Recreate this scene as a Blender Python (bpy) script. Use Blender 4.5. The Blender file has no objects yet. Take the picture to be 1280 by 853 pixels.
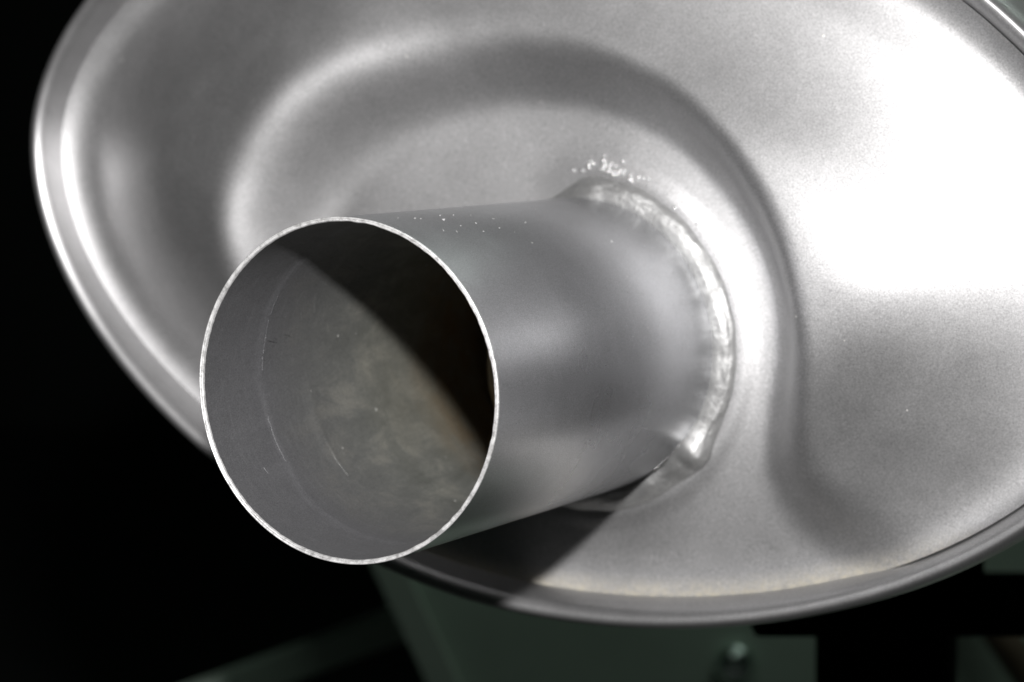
import bpy, math, random
import numpy as np
from mathutils import Vector, Matrix
from mathutils import noise as mnoise

MM = 0.001
rng = np.random.default_rng(7)
random.seed(7)
sc = bpy.context.scene
col = sc.collection

# ------------------------------------------------------------------ camera
# units: metres. the tail pipe axis is -Y, its weld circle lies round the origin, Z is up
cam_d = bpy.data.cameras.new('camera')
cam = bpy.data.objects.new('camera', cam_d); col.objects.link(cam)
right = Vector((0.88577629, 0.46411245, 0.0))
up = Vector((-0.04489924, 0.08569191, 0.99530948))
fwd = Vector((-0.46193552, 0.88162153, -0.09674216))
m = Matrix((right, up, -fwd)).transposed().to_4x4()
m.translation = Vector((0.22842, -0.46804, 0.05123))
cam.matrix_world = m
cam_d.sensor_width = 36.0
cam_d.lens = 90.0
cam_d.clip_start = 0.01
cam_d.clip_end = 50.0
cam_d.dof.use_dof = True
cam_d.dof.focus_distance = 0.447
cam_d.dof.aperture_fstop = 18.0
cam_d.dof.aperture_blades = 0
sc.camera = cam

# ------------------------------------------------------------------ world: a dark workshop
w = bpy.data.worlds.new('World'); sc.world = w; w.use_nodes = True
bg = w.node_tree.nodes['Background']
bg.inputs[0].default_value = (0.75, 1.0, 0.88, 1)
bg.inputs[1].default_value = 0.006

# ------------------------------------------------------------------ the flash gun above the lens
fl_d = bpy.data.lights.new('flash', 'AREA')
fl_d.shape = 'RECTANGLE'; fl_d.size = 0.026; fl_d.size_y = 0.016
fl_d.energy = 4.6
fl_d.color = (1.0, 0.985, 0.98)
fl = bpy.data.objects.new('flash', fl_d); col.objects.link(fl)
fl.location = (0.228, -0.459, 0.170)
fl.rotation_euler = (Vector((0.01, -0.02, 0.0)) - fl.location).to_track_quat('-Z', 'Y').to_euler()

# dim unseen fill lamp, added behind the muffler to brighten the board
wl_d = bpy.data.lights.new('board_fill_lamp', 'AREA')
wl_d.shape = 'RECTANGLE'; wl_d.size = 0.40; wl_d.size_y = 0.05
wl_d.energy = 0.62
wl_d.color = (0.84, 1.0, 0.9)
wl = bpy.data.objects.new('board_fill_lamp', wl_d); col.objects.link(wl)
wl.location = (0.10, 0.27, 0.45)
wl.rotation_euler = (Vector((-0.10, 0.42, -0.15)) - wl.location).to_track_quat('-Z', 'Y').to_euler()

sc.view_settings.view_transform = 'Standard'
sc.view_settings.look = 'None'
sc.view_settings.exposure = 0.0
sc.view_settings.gamma = 1.0
sc.view_settings.use_curve_mapping = False
sc.cycles.max_bounces = 10
sc.cycles.diffuse_bounces = 6
sc.cycles.glossy_bounces = 8
sc.cycles.sample_clamp_indirect = 4.0

# ------------------------------------------------------------------ material helpers
def new_mat(name):
    mt = bpy.data.materials.new(name); mt.use_nodes = True
    nt = mt.node_tree
    b = nt.nodes['Principled BSDF']
    return mt, nt, b

def nd(nt, typ, **kw):
    n = nt.nodes.new(typ)
    for k, v in kw.items():
        setattr(n, k, v)
    return n

def noise(nt, scale, detail=3.0, rough=0.55, coord=None, dist=0.0):
    n = nd(nt, 'ShaderNodeTexNoise')
    n.inputs['Scale'].default_value = scale
    n.inputs['Detail'].default_value = detail
    n.inputs['Roughness'].default_value = rough
    n.inputs['Distortion'].default_value = dist
    if coord is not None:
        nt.links.new(coord, n.inputs['Vector'])
    return n

def ramp(nt, src, stops):
    r = nd(nt, 'ShaderNodeValToRGB')
    e = r.color_ramp.elements
    while len(e) < len(stops):
        e.new(0.5)
    for el, (p_, c_) in zip(e, stops):
        el.position = p_
        el.color = (c_, c_, c_, 1) if not isinstance(c_, tuple) else (*c_, 1)
    nt.links.new(src, r.inputs[0])
    return r

def mixc(nt, fac, a, b, mode='MIX'):
    x = nd(nt, 'ShaderNodeMix', data_type='RGBA', blend_type=mode)
    for sock, v in ((x.inputs[0], fac), (x.inputs[6], a), (x.inputs[7], b)):
        if isinstance(v, (int, float)):
            sock.default_value = v
        elif isinstance(v, tuple):
            sock.default_value = (*v, 1)
        else:
            nt.links.new(v, sock)
    return x.outputs[2]

def math_n(nt, op, a, b=None, clamp=False):
    x = nd(nt, 'ShaderNodeMath', operation=op, use_clamp=clamp)
    for i, v in enumerate((a, b)):
        if v is None:
            continue
        if isinstance(v, (int, float)):
            x.inputs[i].default_value = v
        else:
            nt.links.new(v, x.inputs[i])
    return x.outputs[0]

def silver(name, base=(0.50, 0.497, 0.50), metallic=0.93, rough=0.545, dust=False, grain=1.0):
    """satin aluminised sheet with a fine sparkle of flakes, specks of grit and, on the cap, settled dust"""
    mt, nt, b = new_mat(name)
    tc = nd(nt, 'ShaderNodeTexCoord').outputs['Object']
    fine = noise(nt, 4600, 2.0, 0.7, tc)
    big = noise(nt, 28, 4.0, 0.6, tc)
    mott = noise(nt, 170, 4.0, 0.6, tc)
    c = mixc(nt, 1.0, base, ramp(nt, big.outputs[0], [(0.3, 0.93), (0.7, 1.04)]).outputs[0], 'MULTIPLY')
    c = mixc(nt, 1.0, c, ramp(nt, mott.outputs[0], [(0.3, 0.95), (0.7, 1.04)]).outputs[0], 'MULTIPLY')
    c = mixc(nt, 1.0, c, ramp(nt, fine.outputs[0], [(0.3, 1 - 0.40 * grain), (0.7, 1 + 0.35 * grain)]).outputs[0], 'MULTIPLY')
    # sparse pale specks of grit, a fraction of a millimetre across
    vo = nd(nt, 'ShaderNodeTexVoronoi', feature='F1'); vo.inputs['Scale'].default_value = 620
    nt.links.new(tc, vo.inputs['Vector'])
    sp = nd(nt, 'ShaderNodeSeparateColor'); nt.links.new(vo.outputs['Color'], sp.inputs[0])
    patch = noise(nt, 45, 2.0, 0.5, tc)
    pm = ramp(nt, patch.outputs[0], [(0.5, 0.0), (0.68, 1.0)]).outputs[0]
    size = math_n(nt, 'MULTIPLY', math_n(nt, 'SUBTRACT', sp.outputs[0], 0.82), 1.15)
    size = math_n(nt, 'MULTIPLY', size, pm)
    speck = math_n(nt, 'MULTIPLY', math_n(nt, 'SUBTRACT', size, vo.outputs['Distance']), 14.0, clamp=True)
    c = mixc(nt, speck, c, (0.85, 0.83, 0.78))
    rgh = ramp(nt, big.outputs[0], [(0.3, rough - 0.03), (0.7, rough + 0.04)]).outputs[0]
    met = math_n(nt, 'MULTIPLY', math_n(nt, 'SUBTRACT', 1.0, speck), metallic)
    if dust:
        at = nd(nt, 'ShaderNodeAttribute', attribute_name='rim_distance')
        sx = nd(nt, 'ShaderNodeSeparateXYZ'); nt.links.new(tc, sx.inputs[0])
        near = nd(nt, 'ShaderNodeMapRange'); near.inputs[1].default_value = 5.0; near.inputs[2].default_value = 10.5
        near.inputs[3].default_value = 1.0; near.inputs[4].default_value = 0.0
        nt.links.new(at.outputs['Fac'], near.inputs[0])
        low = nd(nt, 'ShaderNodeMapRange'); low.inputs[1].default_value = -0.030; low.inputs[2].default_value = -0.044
        nt.links.new(sx.outputs[2], low.inputs[0])
        dn = noise(nt, 900, 3.0, 0.7, tc)
        dn2 = noise(nt, 60, 3.0, 0.6, tc)
        k = math_n(nt, 'MULTIPLY', math_n(nt, 'POWER', near.outputs[0], 1.2), low.outputs[0])
        k = math_n(nt, 'MULTIPLY', k, ramp(nt, dn.outputs[0], [(0.32, 0.2), (0.62, 0.85)]).outputs[0])
        k = math_n(nt, 'MULTIPLY', k, ramp(nt, dn2.outputs[0], [(0.3, 0.5), (0.6, 1.0)]).outputs[0], clamp=True)
        c = mixc(nt, k, c, (0.58, 0.51, 0.34))
        met = math_n(nt, 'MULTIPLY', met, math_n(nt, 'SUBTRACT', 1.0, k))
    nt.links.new(c, b.inputs['Base Color'])
    nt.links.new(rgh, b.inputs['Roughness'])
    nt.links.new(met, b.inputs['Metallic'])
    h = math_n(nt, 'ADD', math_n(nt, 'MULTIPLY', fine.outputs[0], 0.00003 * grain), math_n(nt, 'MULTIPLY', mott.outputs[0], 0.00003))
    h = math_n(nt, 'ADD', h, math_n(nt, 'MULTIPLY', speck, 0.00006))
    bp = nd(nt, 'ShaderNodeBump'); bp.inputs['Strength'].default_value = 0.6; bp.inputs['Distance'].default_value = 1.0
    nt.links.new(h, bp.inputs['Height']); nt.links.new(bp.outputs[0], b.inputs['Normal'])
    return mt

M_cap = silver('aluminised_sheet_cap', dust=True)
M_shell = silver('aluminised_sheet_shell', metallic=0.92, rough=0.43, grain=0.6)
M_pipe = silver('aluminised_tube', base=(0.455, 0.46, 0.475), metallic=1.0, rough=0.29, grain=0.7)

def raw_edge():
    mt, nt, b = new_mat('saw_cut_steel')
    tc = nd(nt, 'ShaderNodeTexCoord').outputs['Object']
    n = noise(nt, 800, 5.0, 0.66, tc)
    nt.links.new(ramp(nt, n.outputs[0], [(0.34, (0.52, 0.515, 0.51)), (0.56, (0.98, 0.975, 0.97))]).outputs[0], b.inputs['Base Color'])
    b.inputs['Metallic'].default_value = 0.6
    b.inputs['Roughness'].default_value = 0.42
    bp = nd(nt, 'ShaderNodeBump'); bp.inputs['Strength'].default_value = 0.8; bp.inputs['Distance'].default_value = 0.00012
    nt.links.new(n.outputs[0], bp.inputs['Height']); nt.links.new(bp.outputs[0], b.inputs['Normal'])
    return mt
M_edge = raw_edge()

def inner_metal():
    """unpainted inside of the tube: grey scale, tan soot further in, wiped arcs"""
    mt, nt, b = new_mat('sooty_tube_inside')
    tc = nd(nt, 'ShaderNodeTexCoord').outputs['Object']
    sx = nd(nt, 'ShaderNodeSeparateXYZ'); nt.links.new(tc, sx.inputs[0])
    mp = nd(nt, 'ShaderNodeMapping'); mp.inputs['Scale'].default_value = (1.0, 0.45, 1.0)
    nt.links.new(tc, mp.inputs[0])
    n1 = noise(nt, 150, 9.0, 0.72, mp.outputs[0], 0.4)
    n2 = noise(nt, 42, 4.0, 0.6, tc, 0.6)
    fine = noise(nt, 4200, 2.0, 0.6, tc)
    deep = nd(nt, 'ShaderNodeMapRange'); deep.inputs[1].default_value = -0.076; deep.inputs[2].default_value = -0.040
    nt.links.new(sx.outputs[1], deep.inputs[0])
    grey = (0.18, 0.18, 0.187)
    scale_c = ramp(nt, n1.outputs[0], [(0.3, (0.15, 0.155, 0.14)), (0.5, (0.24, 0.245, 0.225)), (0.70, (0.42, 0.41, 0.36))]).outputs[0]
    c = mixc(nt, deep.outputs[0], grey, scale_c)
    deeper = nd(nt, 'ShaderNodeMapRange'); deeper.inputs[1].default_value = -0.045; deeper.inputs[2].default_value = 0.0
    nt.links.new(sx.outputs[1], deeper.inputs[0])
    up_ = nd(nt, 'ShaderNodeMapRange'); up_.inputs[1].default_value = -0.026; up_.inputs[2].default_value = -0.014
    nt.links.new(sx.outputs[2], up_.inputs[0])
    tan_k = math_n(nt, 'MULTIPLY', deeper.outputs[0], ramp(nt, n2.outputs[0], [(0.3, 0.35), (0.6, 1.0)]).outputs[0])
    tan_k = math_n(nt, 'MULTIPLY', tan_k, up_.outputs[0], clamp=True)
    c = mixc(nt, tan_k, c, (0.31, 0.29, 0.215))
    stain = nd(nt, 'ShaderNodeMapRange'); stain.inputs[1].default_value = -0.026; stain.inputs[2].default_value = -0.006
    nt.links.new(sx.outputs[1], stain.inputs[0])
    n4 = noise(nt, 150, 4.0, 0.6, tc)
    st_k = math_n(nt, 'MULTIPLY', stain.outputs[0], ramp(nt, n4.outputs[0], [(0.35, 0.2), (0.6, 0.9)]).outputs[0], clamp=True)
    c = mixc(nt, st_k, c, (0.27, 0.185, 0.095))
    str_m = nd(nt, 'ShaderNodeMapping'); str_m.inputs['Scale'].default_value = (1.0, 6.0, 1.0)
    nt.links.new(tc, str_m.inputs[0])
    scr = noise(nt, 210, 5.0, 0.75, str_m.outputs[0])
    c = mixc(nt, 1.0, c, ramp(nt, scr.outputs[0], [(0.35, 0.93), (0.58, 1.0), (0.72, 1.2)]).outputs[0], 'MULTIPLY')
    c = mixc(nt, 1.0, c, ramp(nt, fine.outputs[0], [(0.3, 0.75), (0.7, 1.25)]).outputs[0], 'MULTIPLY')
    vo = nd(nt, 'ShaderNodeTexVoronoi', feature='F1'); vo.inputs['Scale'].default_value = 500
    nt.links.new(tc, vo.inputs['Vector'])
    sp = nd(nt, 'ShaderNodeSeparateColor'); nt.links.new(vo.outputs['Color'], sp.inputs[0])
    size = math_n(nt, 'MULTIPLY', math_n(nt, 'SUBTRACT', sp.outputs[0], 0.95), 4.0)
    speck = math_n(nt, 'MULTIPLY', math_n(nt, 'SUBTRACT', size, vo.outputs['Distance']), 14.0, clamp=True)
    c = mixc(nt, speck, c, (0.8, 0.8, 0.76))
    nt.links.new(c, b.inputs['Base Color'])
    b.inputs['Metallic'].default_value = 0.6
    nt.links.new(ramp(nt, n1.outputs[0], [(0.3, 0.62), (0.7, 0.5)]).outputs[0], b.inputs['Roughness'])
    h = math_n(nt, 'ADD', math_n(nt, 'MULTIPLY', n1.outputs[0], 0.00025), math_n(nt, 'MULTIPLY', fine.outputs[0], 0.00002))
    bp = nd(nt, 'ShaderNodeBump'); bp.inputs['Strength'].default_value = 0.8; bp.inputs['Distance'].default_value = 1.0
    nt.links.new(h, bp.inputs['Height']); nt.links.new(bp.outputs[0], b.inputs['Normal'])
    return mt
M_inner = inner_metal()

def weld_metal():
    mt, nt, b = new_mat('weld_metal')
    tc = nd(nt, 'ShaderNodeTexCoord').outputs['Object']
    n = noise(nt, 520, 6.0, 0.65, tc, 0.8)
    nt.links.new(ramp(nt, n.outputs[0], [(0.3, (0.33, 0.33, 0.33)), (0.6, (0.43, 0.43, 0.425))]).outputs[0], b.inputs['Base Color'])
    b.inputs['Metallic'].default_value = 0.85
    nt.links.new(ramp(nt, n.outputs[0], [(0.3, 0.62), (0.7, 0.5)]).outputs[0], b.inputs['Roughness'])
    bp = nd(nt, 'ShaderNodeBump'); bp.inputs['Strength'].default_value = 0.8; bp.inputs['Distance'].default_value = 0.00022
    nt.links.new(n.outputs[0], bp.inputs['Height']); nt.links.new(bp.outputs[0], b.inputs['Normal'])
    return mt
M_weld = weld_metal()

def drop_metal():
    mt, nt, b = new_mat('frozen_weld_drops')
    tc = nd(nt, 'ShaderNodeTexCoord').outputs['Object']
    n = noise(nt, 900, 2.0, 0.6, tc)
    nt.links.new(ramp(nt, n.outputs[0], [(0.3, 0.7), (0.7, 0.95)]).outputs[0], b.inputs['Base Color'])
    b.inputs['Metallic'].default_value = 1.0
    b.inputs['Roughness'].default_value = 0.22
    return mt
M_drop = drop_metal()

def plain(name, c, rough, metallic=0.0, var=0.25, scale=40):
    mt, nt, b = new_mat(name)
    tc = nd(nt, 'ShaderNodeTexCoord').outputs['Object']
    n = noise(nt, scale, 4.0, 0.6, tc)
    nt.links.new(mixc(nt, 1.0, c, ramp(nt, n.outputs[0], [(0.3, 1 - var), (0.7, 1 + var)]).outputs[0], 'MULTIPLY'), b.inputs['Base Color'])
    b.inputs['Roughness'].default_value = rough
    b.inputs['Metallic'].default_value = metallic
    return mt

# ------------------------------------------------------------------ mesh helpers
def link(name, verts, faces, mat, parent=None, smooth=True):
    me = bpy.data.meshes.new(name)
    verts = np.asarray(verts, dtype=np.float64)
    me.from_pydata(verts.tolist() if len(verts) < 5000 else verts, [], faces if isinstance(faces, list) else faces.tolist())
    me.update()
    if smooth:
        me.polygons.foreach_set('use_smooth', np.ones(len(me.polygons), dtype=bool))
    me.materials.append(mat)
    o = bpy.data.objects.new(name, me); col.objects.link(o)
    o.parent = parent
    return o

def grid_faces(nu, nv, close_u=True, flip=False):
    """vertex (i,j) = i*nv+j, i runs round, j runs across"""
    i = np.arange(nu if close_u else nu - 1)[:, None]
    j = np.arange(nv - 1)[None, :]
    i2 = (i + 1) % nu
    a = i * nv + j; b = i2 * nv + j; c = i2 * nv + j + 1; d = i * nv + j + 1
    f = np.stack([a, b, c, d], -1).reshape(-1, 4)
    return f[:, ::-1] if flip else f

def smooth01(t):
    t = np.clip(t, 0, 1)
    return t * t * t * (t * (6 * t - 15) + 10)

def sm3(t):
    t = np.clip(t, 0, 1)
    return t * t * (3 - 2 * t)

def catmull(pts, n, closed=False):
    P = np.array(pts, float)
    if closed:
        P = np.vstack([P[-1], P, P[0], P[1]])
    else:
        P = np.vstack([2 * P[0] - P[1], P, 2 * P[-1] - P[-2]])
    out = []
    for k in range(1, len(P) - 2):
        t = np.linspace(0, 1, n, endpoint=False)[:, None]
        p0, p1, p2, p3 = P[k - 1], P[k], P[k + 1], P[k + 2]
        out.append(0.5 * (2 * p1 + (p2 - p0) * t + (2 * p0 - 5 * p1 + 4 * p2 - p3) * t * t + (3 * p1 - p0 - 3 * p2 + p3) * t ** 3))
    return np.vstack(out)

def dist_poly(Q, poly):
    """distance of points Q to closed polyline, and inside flag"""
    out = np.empty(len(Q)); ins = np.zeros(len(Q), bool)
    A = poly; Bp = np.roll(poly, -1, 0); AB = Bp - A; L2 = (AB ** 2).sum(1)
    for s in range(0, len(Q), 20000):
        q = Q[s:s + 20000]
        ap = q[:, None] - A
        t = np.clip((ap * AB).sum(-1) / L2, 0, 1)
        d = ap - t[..., None] * AB
        out[s:s + 20000] = np.sqrt((d ** 2).sum(-1)).min(1)
        cond = (A[:, 1] > q[:, None, 1]) != (Bp[:, 1] > q[:, None, 1])
        xi = A[:, 0] + (q[:, None, 1] - A[:, 1]) / (AB[:, 1] + 1e-12) * AB[:, 0]
        ins[s:s + 20000] = (cond & (q[:, None, 0] < xi)).sum(1) % 2 == 1
    return out, ins

# ------------------------------------------------------------------ shape of the silencer (millimetres)
NA = 900
th = np.linspace(0, 2 * np.pi, 4000, endpoint=False)
n_, a_, b_, rot = 1.86, 130.3, 81.6, math.radians(-8.4)
cu = np.sign(np.cos(th)) * np.abs(np.cos(th)) ** (2 / n_) * a_
cv = np.sign(np.sin(th)) * np.abs(np.sin(th)) ** (2 / n_) * b_
OX = -7.9 + cu * math.cos(rot) - cv * math.sin(rot)
OZ = 25.0 + cu * math.sin(rot) + cv * math.cos(rot)
OUT = np.stack([OX, OZ], 1)

def resample(poly, n):
    P = np.vstack([poly, poly[:1]])
    s = np.r_[0, np.cumsum(np.hypot(*np.diff(P, axis=0).T))]
    t = np.linspace(0, s[-1], n, endpoint=False)
    return np.stack([np.interp(t, s, P[:, 0]), np.interp(t, s, P[:, 1])], 1)
OUT = resample(OUT, NA)
for _ in range(30):
    OUT = 0.5 * OUT + 0.25 * (np.roll(OUT, 1, 0) + np.roll(OUT, -1, 0))
tang = np.roll(OUT, -1, 0) - np.roll(OUT, 1, 0)
tang /= np.linalg.norm(tang, axis=1)[:, None]
NIN = np.stack([-tang[:, 1], tang[:, 0]], 1)          # inward normal of the outline (counter-clockwise)

# the pressed hollow round the pipe; it runs out to the flange at the bottom
DISH = catmull([(-61, 22), (-56, 31), (-46, 41.5), (-32, 48), (-16, 51.5), (1, 51.2), (17.5, 47.3), (28, 40.6), (36.6, 31.5),
                (43, 21), (46.2, 10), (46.8, 0), (45.2, -10), (44.2, -18), (45.3, -25), (49.5, -31.5), (56, -36), (66, -41), (80, -54), (60, -90), (0, -110),
                (-70, -90), (-84, -50), (-72, -34), (-63, -24), (-60, -12), (-61, 4), (-62, 14)], 16, True)
DISH = resample(DISH, 420)
for _ in range(25):
    DISH = 0.5 * DISH + 0.25 * (np.roll(DISH, 1, 0) + np.roll(DISH, -1, 0))

RP = 30.0            # pipe radius
LP = 94.3            # pipe length in front of the cap
E0 = 5.4             # where the rolled rim meets the cap

def cap_height(Q):
    e, _ = dist_poly(Q, OUT[::3])
    du, dv = Q[:, 0] + 7.9, Q[:, 1] - 25.0
    u = du * math.cos(rot) + dv * math.sin(rot); v = -du * math.sin(rot) + dv * math.cos(rot)
    bb = np.where(v < 0, b_ + 8 * sm3((Q[:, 0] - 5) / 60), b_)
    rho = np.sqrt((u / a_) ** 2 + (v / bb) ** 2)
    grad = np.sqrt((u / a_ ** 2) ** 2 + (v / bb ** 2) ** 2) / np.maximum(rho, 1e-6)
    es = np.where(rho > 0.15, (1 - rho) / np.maximum(grad, 1e-6), 80.0)     # smooth stand-in for the distance to the rim
    dd, ins = dist_poly(Q, DISH)
    d1 = np.where(ins, -dd, dd)
    r = np.hypot(Q[:, 0], Q[:, 1])
    wl = np.clip((-Q[:, 0] + 30) / 90, 0, 1)
    W1 = 17 + 6 * sm3(wl)
    tl = sm3((Q[:, 1] - 10) / 45) * sm3((40 - Q[:, 0]) / 80)
    W1 = W1 + 5 * tl
    W1 = W1 + 2 * sm3((-Q[:, 0] - 5) / 45)
    lr = sm3((Q[:, 0] - 45) / 40) * sm3((10 - Q[:, 1]) / 30)
    W1 = W1 + 5 * lr
    toe = 3.5 + 4 * lr + 2.5 * (1 - sm3(wl)) + 3 * sm3((-Q[:, 0] + 5) / 45)
    wall = smooth01((d1 + toe) / W1)
    # flank of steady slope with soft foot and soft crown
    k = 5.0
    sp_ = lambda x: k * np.log1p(np.exp(np.clip(x / k, -40, 40)))
    dome = (sp_(es - 15.0) - sp_(es - 56.0)) * (0.52 - 0.05 * sm3((-Q[:, 0] - 20) / 60) - 0.26 * sm3((Q[:, 1] - 14) / 75) - 0.11 * sm3((Q[:, 1] - 40) / 55) - 0.12 * sm3((Q[:, 0] - 30) / 40) * sm3((20 - Q[:, 1]) / 50) * sm3((es - 15) / 35))
    dome = dome + 2.0 * sm3((es - 13.0) / 12.0) * sm3((Q[:, 1] - 30) / 40)
    sink = -4.0 * sm3((-Q[:, 0] - 45) / 45)
    tip = sm3((-Q[:, 0] - 55) / 85)
    dome = dome + 5.5 * sm3((-Q[:, 0] - 25) / 45) * sm3((es - 12) / 30.0)
    h = dome * wall + sink
    sq = lambda x: 6.0 * np.log1p(np.exp(np.clip(x / 6.0, -40, 40)))
    h += (1 - wall) * (0.11 * sq(-Q[:, 0] - 8) * sm3((Q[:, 1] + 20) / 30) - 0.075 * sq(-Q[:, 1] - 24))
    h += tip * 2.6 * np.exp(-np.maximum(e - E0, 0) / 11.0)
    h += 2.9 * np.exp(-np.maximum(e - E0, 0) / 3.4)      # fillet up to the rim
    h += (1.5 * sm3((46 - r) / 13.0) + 0.9 * sm3((39.0 - r) / 3.5)) * sm3((Q[:, 0] + 14) / 36)   # lip drawn up round the pipe
    return h, e

# ------------------------------------------------------------------ things
muffler = bpy.data.objects.new('muffler', None); col.objects.link(muffler)
muffler.location = (0, 0, 0)
muffler['label'] = 'silver oval exhaust muffler with short welded tail pipe facing left'
muffler['category'] = 'muffler'

# end cap
NR = 230
inner_edge = OUT + NIN * E0
ang = np.arctan2(inner_edge[:, 1], inner_edge[:, 0])
c0 = np.stack([np.cos(ang), np.sin(ang)], 1) * 29.9
tt = np.linspace(0, 1, NR)
tt = tt + 0.06 * np.sin(2 * np.pi * tt) * 0
Q = (c0[:, None] * (1 - tt)[None, :, None] + inner_edge[:, None] * tt[None, :, None]).reshape(-1, 2)
H, E = cap_height(Q)
Hg = H.reshape(NA, NR)
for _ in range(40):
    Hg = 0.5 * Hg + 0.25 * (np.roll(Hg, 1, 0) + np.roll(Hg, -1, 0))
for _ in range(6):
    Hg[:, 1:-1] = 0.5 * Hg[:, 1:-1] + 0.25 * (Hg[:, 2:] + Hg[:, :-2])
H = Hg.reshape(-1)
V = np.stack([Q[:, 0], -H, Q[:, 1]], 1) * MM
cap = link('end_cap', V, grid_faces(NA, NR), M_cap, muffler)
at = cap.data.attributes.new('rim_distance', 'FLOAT', 'POINT')
at.data.foreach_set('value', E.astype(np.float32))
cap['label'] = 'pressed oval end cap with domed face and hollow round the pipe'

# rolled rim: swept section (inset from outline, height)
sec = catmull([(4.6, -6.0), (1.2, -5.6), (0.25, -4.0), (0.0, -1.0), (0.1, 2.8), (0.6, 5.4), (1.5, 6.95), (2.5, 7.15), (3.5, 6.65), (4.35, 5.6), (4.95, 4.0), (5.6, 2.2), (6.25, 0.0), (6.5, -3.0), (6.7, -6.5)], 5)
prof_e, prof_h = sec[:, 0], sec[:, 1]
wob = np.array([mnoise.noise(Vector((x * 0.02, z * 0.02, 3.0))) for x, z in OUT]) * 0.35
Vr = np.zeros((NA, len(sec), 3))
Vr[..., 0] = OUT[:, None, 0] + NIN[:, None, 0] * prof_e
Vr[..., 2] = OUT[:, None, 1] + NIN[:, None, 1] * prof_e
Vr[..., 1] = -(prof_h[None, :] + wob[:, None] * (prof_h[None, :] > 1.8))
rim = link('rolled_rim', Vr.reshape(-1, 3) * MM, grid_faces(NA, len(sec), flip=True), M_shell, muffler)
rim['label'] = 'rolled seam running round the oval edge'

# body shell behind the rim, closed at the back
ys = np.array([3, 5, 12, 40, 90, 140, 180, 186, 188.0])
ins = np.array([4.4, 4.4, 4.4, 4.4, 4.4, 4.4, 4.6, 7.0, 14.0])
Vs = np.zeros((NA, len(ys), 3))
Vs[..., 0] = OUT[:, None, 0] + NIN[:, None, 0] * ins
Vs[..., 2] = OUT[:, None, 1] + NIN[:, None, 1] * ins
Vs[..., 1] = ys[None]
Vs = Vs.reshape(-1, 3)
fs = grid_faces(NA, len(ys)).tolist()
fs.append([i * len(ys) + len(ys) - 1 for i in range(NA)])
shell = link('body_shell', Vs * MM, fs, M_shell, muffler)

# tail pipe: outer wall
NP = 360
ph = np.linspace(0, 2 * np.pi, NP, endpoint=False)
def ringv(rad, y, jit=0.0):
    return np.stack([rad * np.cos(ph), np.full(NP, y) + jit, rad * np.sin(ph)], 1)
jo = np.array([mnoise.noise(Vector((math.cos(a) * 9, math.sin(a) * 9, 1.7))) for a in ph])
ji = np.array([mnoise.noise(Vector((math.cos(a) * 16, math.sin(a) * 16, 5.1))) + 0.5 * mnoise.noise(Vector((math.cos(a) * 45, math.sin(a) * 45, 8.1))) for a in ph])
def tube(name, rows, mat, parent, flip=False):
    A = np.stack([r if isinstance(r, np.ndarray) else ringv(*r) for r in rows], 1).reshape(-1, 3)
    return link(name, A * MM, grid_faces(NP, len(rows), flip=flip), mat, parent)
rows = [ringv(30.0, -LP + 0.3)] + [ringv(30.0, y) for y in np.linspace(-LP + 1, 2, 40)]
pipe = tube('tail_pipe', rows, M_pipe, muffler)
pipe['label'] = 'straight silver tail pipe stub'
# sawn lip: outer burr, face with a shallow groove, inner burr
jo3, ji3 = jo[:, None], ji[:, None]
def ringj(rad, y): return np.stack([rad * np.cos(ph), y, rad * np.sin(ph)], 1)
lip = [ringj(30.0 + 0 * jo, -LP + 0.45 + 0 * jo), ringj(30.06 + 0.03 * jo, -LP + 0.12 + 0.05 * jo), ringj(29.93 + 0.03 * jo, -LP - 0.06 + 0.05 * jo),
       ringj(29.78 + 0.04 * jo, -LP - 0.02 + 0.05 * ji), ringj(29.64 + 0.04 * ji, -LP + 0.14 + 0.03 * jo), ringj(29.48 + 0.06 * ji, -LP - 0.03 + 0.05 * ji),
       ringj(29.36 + 0.09 * ji, -LP + 0.05 + 0.05 * ji), ringj(29.25 + 0.10 * ji, -LP + 0.25 + 0.12 * ji), ringj(29.21 + 0.04 * ji, -LP + 0.6 + 0.2 * ji)]
edge = tube('cut_edge', lip, M_edge, pipe, flip=True)
edge['label'] = 'bright saw-cut edge of the pipe mouth'
# inner wall with a rolled step and a crease
ry = [(29.22, -LP + 0.5), (29.2, -90), (29.12, -84), (29.02, -78.5), (29.0, -77.0), (28.93, -76.2), (28.82, -75.6), (28.8, -74.5), (28.8, -70), (28.78, -64), (28.72, -61.6), (28.6, -60.6), (28.64, -59.6), (28.7, -58.4),
      (28.5, -50), (28.4, -44), (28.2, -36), (28.0, -25), (28.0, -10), (28.0, 0), (28.0, 8), (27.6, 12), (26.5, 14.0)]
rows = []
for rad, y in ry:
    wobb = np.array([mnoise.noise(Vector((math.cos(a) * 2.2, math.sin(a) * 2.2, y * 0.06))) for a in ph]) * (0.0 if y < -80 else 0.22)
    yj = np.array([mnoise.noise(Vector((math.cos(a) * 1.4, math.sin(a) * 1.4, 20.0))) for a in ph]) * (0.0 if y < -80 else 3.0)
    part = np.array([max(0.0, min(1.0, 0.5 + 1.6 * mnoise.noise(Vector((math.cos(a) * 1.7, math.sin(a) * 1.7, 31.0))))) for a in ph])
    base_r = 28.8 if -77 < y < -58 else rad
    rows.append(ringj(base_r + (rad - base_r) * part * 1.6 + wobb, y + yj))
inner = tube('inner_wall', rows, M_inner, pipe, flip=True)
inner['label'] = 'sooty grey inside of the tail pipe'
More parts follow.
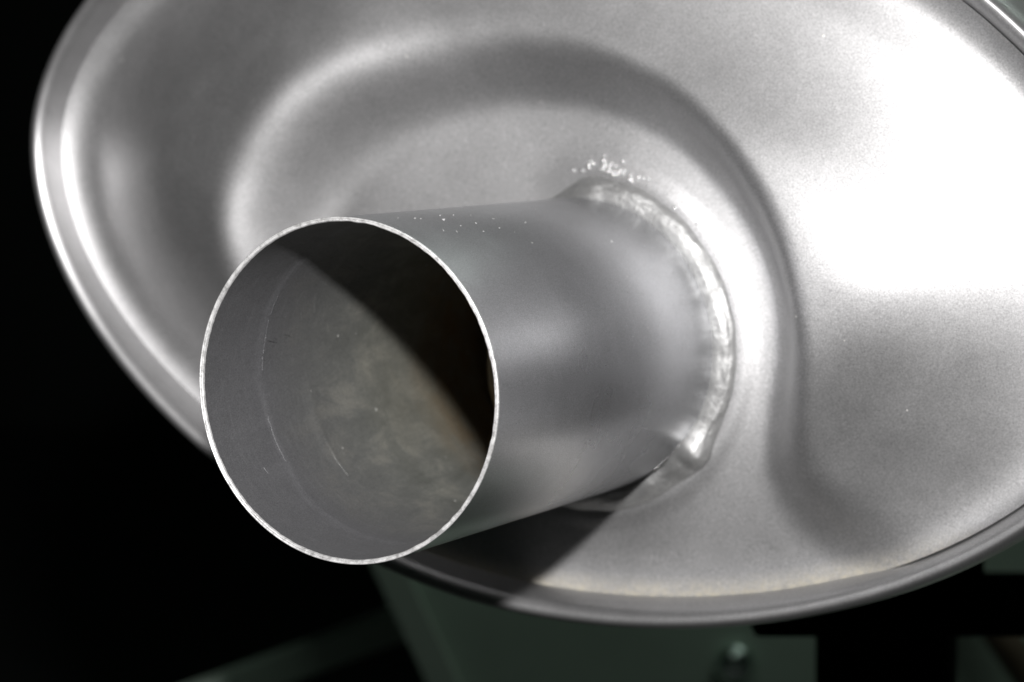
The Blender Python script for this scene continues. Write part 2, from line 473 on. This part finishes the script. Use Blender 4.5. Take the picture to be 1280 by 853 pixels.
# the core pipe that starts behind, with a turned lip
ctr = np.array([1.5, 0.0, -6.0])
rows = [ringv(28.6, 13.0), ringv(27.2, 8.0) + ctr * 0.8, ringv(26.4, 4.2) + ctr, ringv(25.7, 3.0) + ctr, ringv(24.9, 3.2) + ctr, ringv(24.4, 5.0) + ctr, ringv(24.0, 90.0) + ctr, ringv(0.5, 92.0) + ctr]
core = tube('core_pipe', rows, M_inner, muffler, flip=True)

# scratches and lifted scale on the inner wall: thin arcs of bare metal
XV, XF = [], []
for y0, f0, f1, wd, sl in [(-76.3, 150, 158, .10, 0), (-76.2, 160, 166, .22, 1), (-75.9, 166.5, 173, .16, -1), (-76.0, 174, 179, .12, 0), (-75.2, 168, 169.5, .3, 30), (-73.2, 167, 168, .3, 10), (-69.8, 166.6, 167.6, .3, 20),
                           (-76.0, 196, 214, .07, 0), (-60.5, 196, 206, .10, 2), (-60.3, 206, 226, .14, 1), (-66, 158, 163, .10, 14), (-63, 152, 160, .08, 20), (-58, 147, 152, .12, 26), (-55, 150, 154, .10, 22), (-45, 165, 171, .08, 10), (-38, 172, 180, .08, 12), (-30, 196, 204, .1, 8), (-50, 205, 212, .07, 5), (-83, 214, 217, .12, 3), (-34, 158, 164, .10, 6)]:
    nn = 14; o = len(XV)
    for k in range(nn):
        t = k / (nn - 1); a = math.radians(f0 + (f1 - f0) * t)
        yy = y0 + sl * t * 0.12 + 0.25 * mnoise.noise(Vector((a * 30, y0, 0)))
        w_ = 0.55 * wd * (0.35 + 0.65 * math.sin(math.pi * min(max(t, .04), .96))) * (0.7 + 0.6 * mnoise.noise(Vector((a * 60, y0, 4))))
        rr_ = 28.55 if yy > -77 else 28.85
        for dy, dr in ((-w_, 0.15), (0, 0.06), (w_, 0.15)):
            XV.append(((rr_ + dr) * math.cos(a), yy + dy, (rr_ + dr) * math.sin(a)))
    for k in range(nn - 1):
        for m_ in (0, 1):
            XF.append([o + 3 * k + m_, o + 3 * k + m_ + 1, o + 3 * k + 3 + m_ + 1, o + 3 * k + 3 + m_])
scr_o = link('scratches', np.array(XV) * MM, XF, M_inner, pipe)
scr_o['kind'] = 'stuff'

# weld bead
NW, NS = 720, 26
wa = np.linspace(0, 2 * np.pi, NW, endpoint=False)
s = np.linspace(0, 1, NS)
Wv = np.zeros((NW, NS, 3))
blob_a = math.radians(-38)
w_foot, _ = cap_height(np.stack([35.4 * np.cos(wa), 35.4 * np.sin(wa)], 1))
for i, a in enumerate(wa):
    ca, sa = math.cos(a), math.sin(a)
    n1 = mnoise.noise(Vector((ca * 5, sa * 5, 0.3))); n2 = mnoise.noise(Vector((ca * 12, sa * 12, 4.3))); n3 = mnoise.noise(Vector((ca * 5, sa * 5, 9.3)))
    da = (a - blob_a + math.pi) % (2 * math.pi) - math.pi
    blob = math.exp(-(da / math.radians(6)) ** 2) if da > 0 else math.exp(-(da / math.radians(9)) ** 2)
    ul = math.exp(-((a - math.radians(150)) / math.radians(57)) ** 10)
    h_top = 4.0 + 0.45 * n1 + 0.04 * n2 + 1.5 * blob - 2.0 * ul
    r_out = 34.5 + 0.45 * n3 + 0.04 * n2 + 1.3 * blob - 4.0 * ul
    p0 = np.array([29.9, h_top]); p1 = np.array([r_out, float(np.interp(a, wa, w_foot, period=2 * math.pi)) - 0.12 - 0.3 * ul])
    crater = math.exp(-((da + math.radians(5)) / math.radians(2.2)) ** 2)
    amp = 0.85 + 0.25 * n1 + 1.6 * blob - 0.5 * crater - 0.4 * ul - 0.4 * ul
    for j, t in enumerate(s):
        # faint ripples of the weld pool and drawn-out streaks
        rip = math.sin((a - 0.05 * (4 * t * (1 - t))) * 120 + 8 * n1 + 5 * n3) * 0.003 * math.sin(math.pi * t)
        lump = (mnoise.noise(Vector((ca * 9, sa * 9, t * 5.0))) * 0.2 + mnoise.noise(Vector((ca * 22, sa * 22, t * 9.0))) * 0.08) * math.sin(math.pi * t)
        q = p0 * (1 - t) + p1 * t
        nrm = np.array([0.62, 0.78])
        q = q + nrm * (amp * math.sin(math.pi * t) ** 0.7 + rip + lump)
        if t == 0: q = p0 - [0.3, 0]
        if t == 1: q = p1 + [0.25, -0.5]
        Wv[i, j] = (q[0] * ca, -q[1], q[0] * sa)
weld = link('weld_bead', Wv.reshape(-1, 3) * MM, grid_faces(NW, NS), M_weld, muffler)
weld['label'] = 'rippled weld bead with a raised lump where it stops'

# weld spatter: tiny beads of metal frozen on the cap and the pipe beside the weld
def ico():
    t = (1 + 5 ** 0.5) / 2
    v = np.array([(-1, t, 0), (1, t, 0), (-1, -t, 0), (1, -t, 0), (0, -1, t), (0, 1, t), (0, -1, -t), (0, 1, -t), (t, 0, -1), (t, 0, 1), (-t, 0, -1), (-t, 0, 1)], float)
    v /= np.linalg.norm(v[0])
    f = [(0, 11, 5), (0, 5, 1), (0, 1, 7), (0, 7, 10), (0, 10, 11), (1, 5, 9), (5, 11, 4), (11, 10, 2), (10, 7, 6), (7, 1, 8), (3, 9, 4), (3, 4, 2), (3, 2, 6), (3, 6, 8), (3, 8, 9), (4, 9, 5), (2, 4, 11), (6, 2, 10), (8, 6, 7), (9, 8, 1)]
    return v, f
iv, if_ = ico()
SV, SF = [], []
def bead(p, rad):
    o = len(SV) * 12
    q = iv * rad * (1 + 0.12 * rng.standard_normal((12, 1))) + np.array(p)
    SV.append(q); SF.extend([tuple(k + o for k in f) for f in if_])
spots = []
for k in range(46):
    a = math.radians(82 + rng.normal(0, 8.0)); r = 35.4 + abs(rng.normal(0, 1.5))
    spots.append((a, r, abs(rng.normal(0.30, 0.15)) + 0.08))
for k in range(16):
    a = math.radians(rng.uniform(35, 80)); r = 35.2 + abs(rng.normal(0, 1.2)); spots.append((a, r, rng.uniform(0.15, 0.4)))
for k in range(40):
    a = math.radians(rng.uniform(-60, 100)); r = rng.uniform(36, 50); spots.append((a, r, rng.uniform(0.05, 0.14)))
QQ = np.array([(r * math.cos(a), r * math.sin(a)) for a, r, _ in spots])
hh, _ = cap_height(QQ)
for (x, z), h, (_, _, rad) in zip(QQ, hh, spots):
    bead((x, -h - rad * 0.5, z), rad)
for k in range(34):      # on the pipe
    a = math.radians(rng.uniform(-70, 105)); y = -rng.uniform(6, 90) if k > 14 else -rng.uniform(5.5, 20)
    rad = rng.uniform(0.05, 0.13)
    bead((30.03 * math.cos(a), y, 30.03 * math.sin(a)), rad)
for k in range(22):      # along the lump
    a = blob_a + math.radians(rng.normal(-6, 5)); bead((30.2 * math.cos(a), -5.8 - abs(rng.normal(0, .5)), 30.2 * math.sin(a)), rng.uniform(0.1, 0.25))
spat = link('weld_spatter', np.vstack(SV) * MM, SF, M_drop, muffler)
spat['kind'] = 'stuff'

# paint chips on the top of the pipe, thin flakes of bare metal
CV, CF = [], []
chips = [(-80.5, 78, 1.2, 0.35, 20), (-79.3, 77, 0.9, 0.3, 30), (-74.0, 74, 1.1, 0.35, 55), (-73.0, 74.5, 0.8, 0.3, 10), (-84.5, 80, 0.5, 0.25, 0), (-81, 66, .8, .25, 40), (-77.5, 64.5, .6, .22, 45),
         (-73, 68, .4, .3, 0), (-66.5, 69, .5, .25, 50), (-69, 63, .35, .25, 0), (-62, 64, .35, .25, 0), (-70.5, 79, .4, .2, 0), (-66.6, 78, .4, .25, 10), (-62, 76, .5, .2, 30), (-33, 34, .3, .2, 0), (-28, 50, .6, .3, 50), (-40, 12, .25, .2, 0), (-58, 71, .4, .25, 15), (-50, 66, .3, .2, 0)]
for y, adeg, ln, wd, tilt in chips:
    a0 = math.radians(adeg); o = len(CV)
    nn = 8
    pts2 = []
    for k in range(nn):
        tt_ = 2 * math.pi * k / nn
        rr_ = 1 + 0.3 * rng.standard_normal()
        lu = ln * 0.5 * math.cos(tt_) * rr_; lv = wd * 0.5 * math.sin(tt_) * rr_
        ct, st = math.cos(math.radians(tilt)), math.sin(math.radians(tilt))
        pts2.append((lu * ct + lv * st, lu * st - lv * ct))
    for rad in (29.98, 30.05):
        for du, dv in pts2:
            a = a0 + dv / 30
            CV.append((rad * math.cos(a), y + du, rad * math.sin(a)))
    CF.append([o + nn + k for k in range(nn)])
    for k in range(nn):
        CF.append([o + k, o + (k + 1) % nn, o + nn + (k + 1) % nn, o + nn + k])
chip = link('paint_chips', np.array(CV) * MM, CF, M_edge, pipe, smooth=False)
chip['kind'] = 'stuff'

# ------------------------------------------------------------------ stand and dim background
M_black = plain('black_rubber_coat', (0.004, 0.005, 0.0045), 0.9)
M_black.node_tree.nodes['Principled BSDF'].inputs['Specular IOR Level'].default_value = 0.1
M_panel = plain('grey_green_paint', (0.38, 0.46, 0.39), 0.55, var=0.15, scale=9)
M_panel2 = plain('pale_grey_green_paint', (0.40, 0.46, 0.40), 0.5, var=0.1, scale=12)
M_dark = plain('dark_workshop_paint', (0.012, 0.016, 0.014), 0.8, scale=3)
M_stud = plain('polished_steel', (0.80, 0.92, 0.86), 0.16, 1.0, var=0.03)
M_brown = plain('rusty_brown_paint', (0.10, 0.07, 0.045), 0.6)

import bmesh
def bm_obj(name, bm, mat, parent=None, bevel=0.0):
    if bevel:
        bmesh.ops.bevel(bm, geom=bm.edges[:], offset=bevel, segments=2, affect='EDGES', profile=0.5)
    me = bpy.data.meshes.new(name); bm.to_mesh(me); bm.free()
    me.materials.append(mat)
    o = bpy.data.objects.new(name, me); col.objects.link(o); o.parent = parent
    return o
def box_bm(sx, sy, sz, mat4=Matrix()):
    bm = bmesh.new(); bmesh.ops.create_cube(bm, size=1.0, matrix=mat4 @ Matrix.Diagonal((sx, sy, sz, 1)))
    return bm
def cyl_bm(r1, r2, d, mat4=Matrix(), seg=48):
    bm = bmesh.new(); bmesh.ops.create_cone(bm, cap_ends=True, segments=seg, radius1=r1, radius2=r2, depth=d, matrix=mat4)
    return bm
def tag(o, label, cat=None, kind=None):
    if label: o['label'] = label
    if cat: o['category'] = cat
    if kind: o['kind'] = kind
    return o
T = Matrix.Translation

stand = bpy.data.objects.new('display_stand', None); col.objects.link(stand)
stand.location = (0.016, 0.142, -0.45)
tag(stand, 'black post and plate carrying the muffler from below', 'stand')
yaw = Matrix.Rotation(math.atan2(0.464, 0.886), 4, 'Z')
bm_obj('post', cyl_bm(0.0178, 0.0178, 0.361, T((0, 0, 0.1905))), M_black, stand)
bm_obj('top_plate', box_bm(0.15, 0.06, 0.005, T((0.036, 0.013, 0.3735)) @ yaw), M_black, stand, 0.0015)
bm_obj('rubber_saddle', box_bm(0.05, 0.05, 0.0225, T((-0.005, 0, 0.3872)) @ yaw), M_black, stand, 0.002)
bm_obj('foot_plate', box_bm(0.22, 0.22, 0.01, T((0, 0, 0.0051))), M_black, stand, 0.002)

floor = bm_obj('floor', box_bm(6, 5, 0.05, T((-0.6, 1.2, -0.475))), M_dark); floor['kind'] = 'structure'
wall = bm_obj('back_wall', box_bm(7, 0.05, 3.0, T((-1.0, 2.6, 1.05))), M_dark); wall['kind'] = 'structure'

# grey-green painted board standing behind, with a sloping left edge
def slab(name, pts, y0, y1, mat, parent=None):
    n = len(pts)
    v = [(x, y0, z) for x, z in pts] + [(x, y1, z) for x, z in pts]
    f = [list(range(n))[::-1], [n + k for k in range(n)]] + [[k, (k + 1) % n, n + (k + 1) % n, n + k] for k in range(n)]
    me = bpy.data.meshes.new(name); me.from_pydata(v, [], f); me.update(); me.materials.append(mat)
    o = bpy.data.objects.new(name, me); col.objects.link(o); o.parent = parent
    return o
board = bpy.data.objects.new('painted_board', None); col.objects.link(board); board.location = (-0.11, 0.36, -0.45)
board.rotation_euler = (0, 0, math.atan2(0.464, 0.886))
tag(board, 'out of focus grey-green board with sloping left edge below the muffler', 'board')
slab('panel', [(0.031, 0), (0.40, 0), (0.40, 0.36), (-0.134, 0.36)], 0, 0.02, M_panel, board)
slab('edge_strip', [(0.021, 0.0), (0.0315, 0), (-0.1335, 0.36), (-0.145, 0.36)], -0.004, 0.022, M_panel2, board)
slab('brace', [(-0.33, 0.225), (-0.33, 0.237), (-0.10, 0.324), (-0.09, 0.316)], 0.0225, 0.035, M_panel, board)
bm = bmesh.new(); bmesh.ops.create_uvsphere(bm, u_segments=24, v_segments=12, radius=0.0075, matrix=T((-0.0058, -0.003, 0.3005)) @ Matrix.Diagonal((1, 0.8, 1, 1)))
stud = bm_obj('stud', bm, M_stud, board)
stud['label'] = 'small white round stud'

# rusty bar leaning on the board at the lower right
def bar(name, p0, p1, rad, mat):
    d = (Vector(p1) - Vector(p0)); L = d.length
    bm = bmesh.new(); seg, nr = 20, 14
    q = d.to_track_quat('Z', 'Y').to_matrix().to_4x4()
    rings = []
    for k in range(nr):
        t = k / (nr - 1)
        bend = 0.004 * math.sin(math.pi * t)
        rings.append([bm.verts.new(Vector(p0) + q @ Vector((rad * math.cos(2 * math.pi * i / seg) + bend, rad * math.sin(2 * math.pi * i / seg), t * L))) for i in range(seg)])
    for a, b in zip(rings, rings[1:]):
        for i in range(seg):
            bm.faces.new((a[i], a[(i + 1) % seg], b[(i + 1) % seg], b[i]))
    bm.faces.new(rings[0][::-1]); bm.faces.new(rings[-1])
    for f in bm.faces: f.smooth = len(f.verts) == 4
    return bm_obj(name, bm, mat)
B0 = Vector(board.location); RX = Vector((0.8858, 0.4641, 0)); RN = Vector((0.4641, -0.8858, 0))
b0 = B0 + RX * 0.300 + RN * 0.060 + Vector((0, 0, 0.005)); b1 = B0 + RX * 0.072 + RN * 0.008 + Vector((0, 0, 0.333))
tag(bar('rusty_bar', b0, b1, 0.006, M_brown), 'blurred brown bar leaning behind the black post, lower right corner', 'bar')
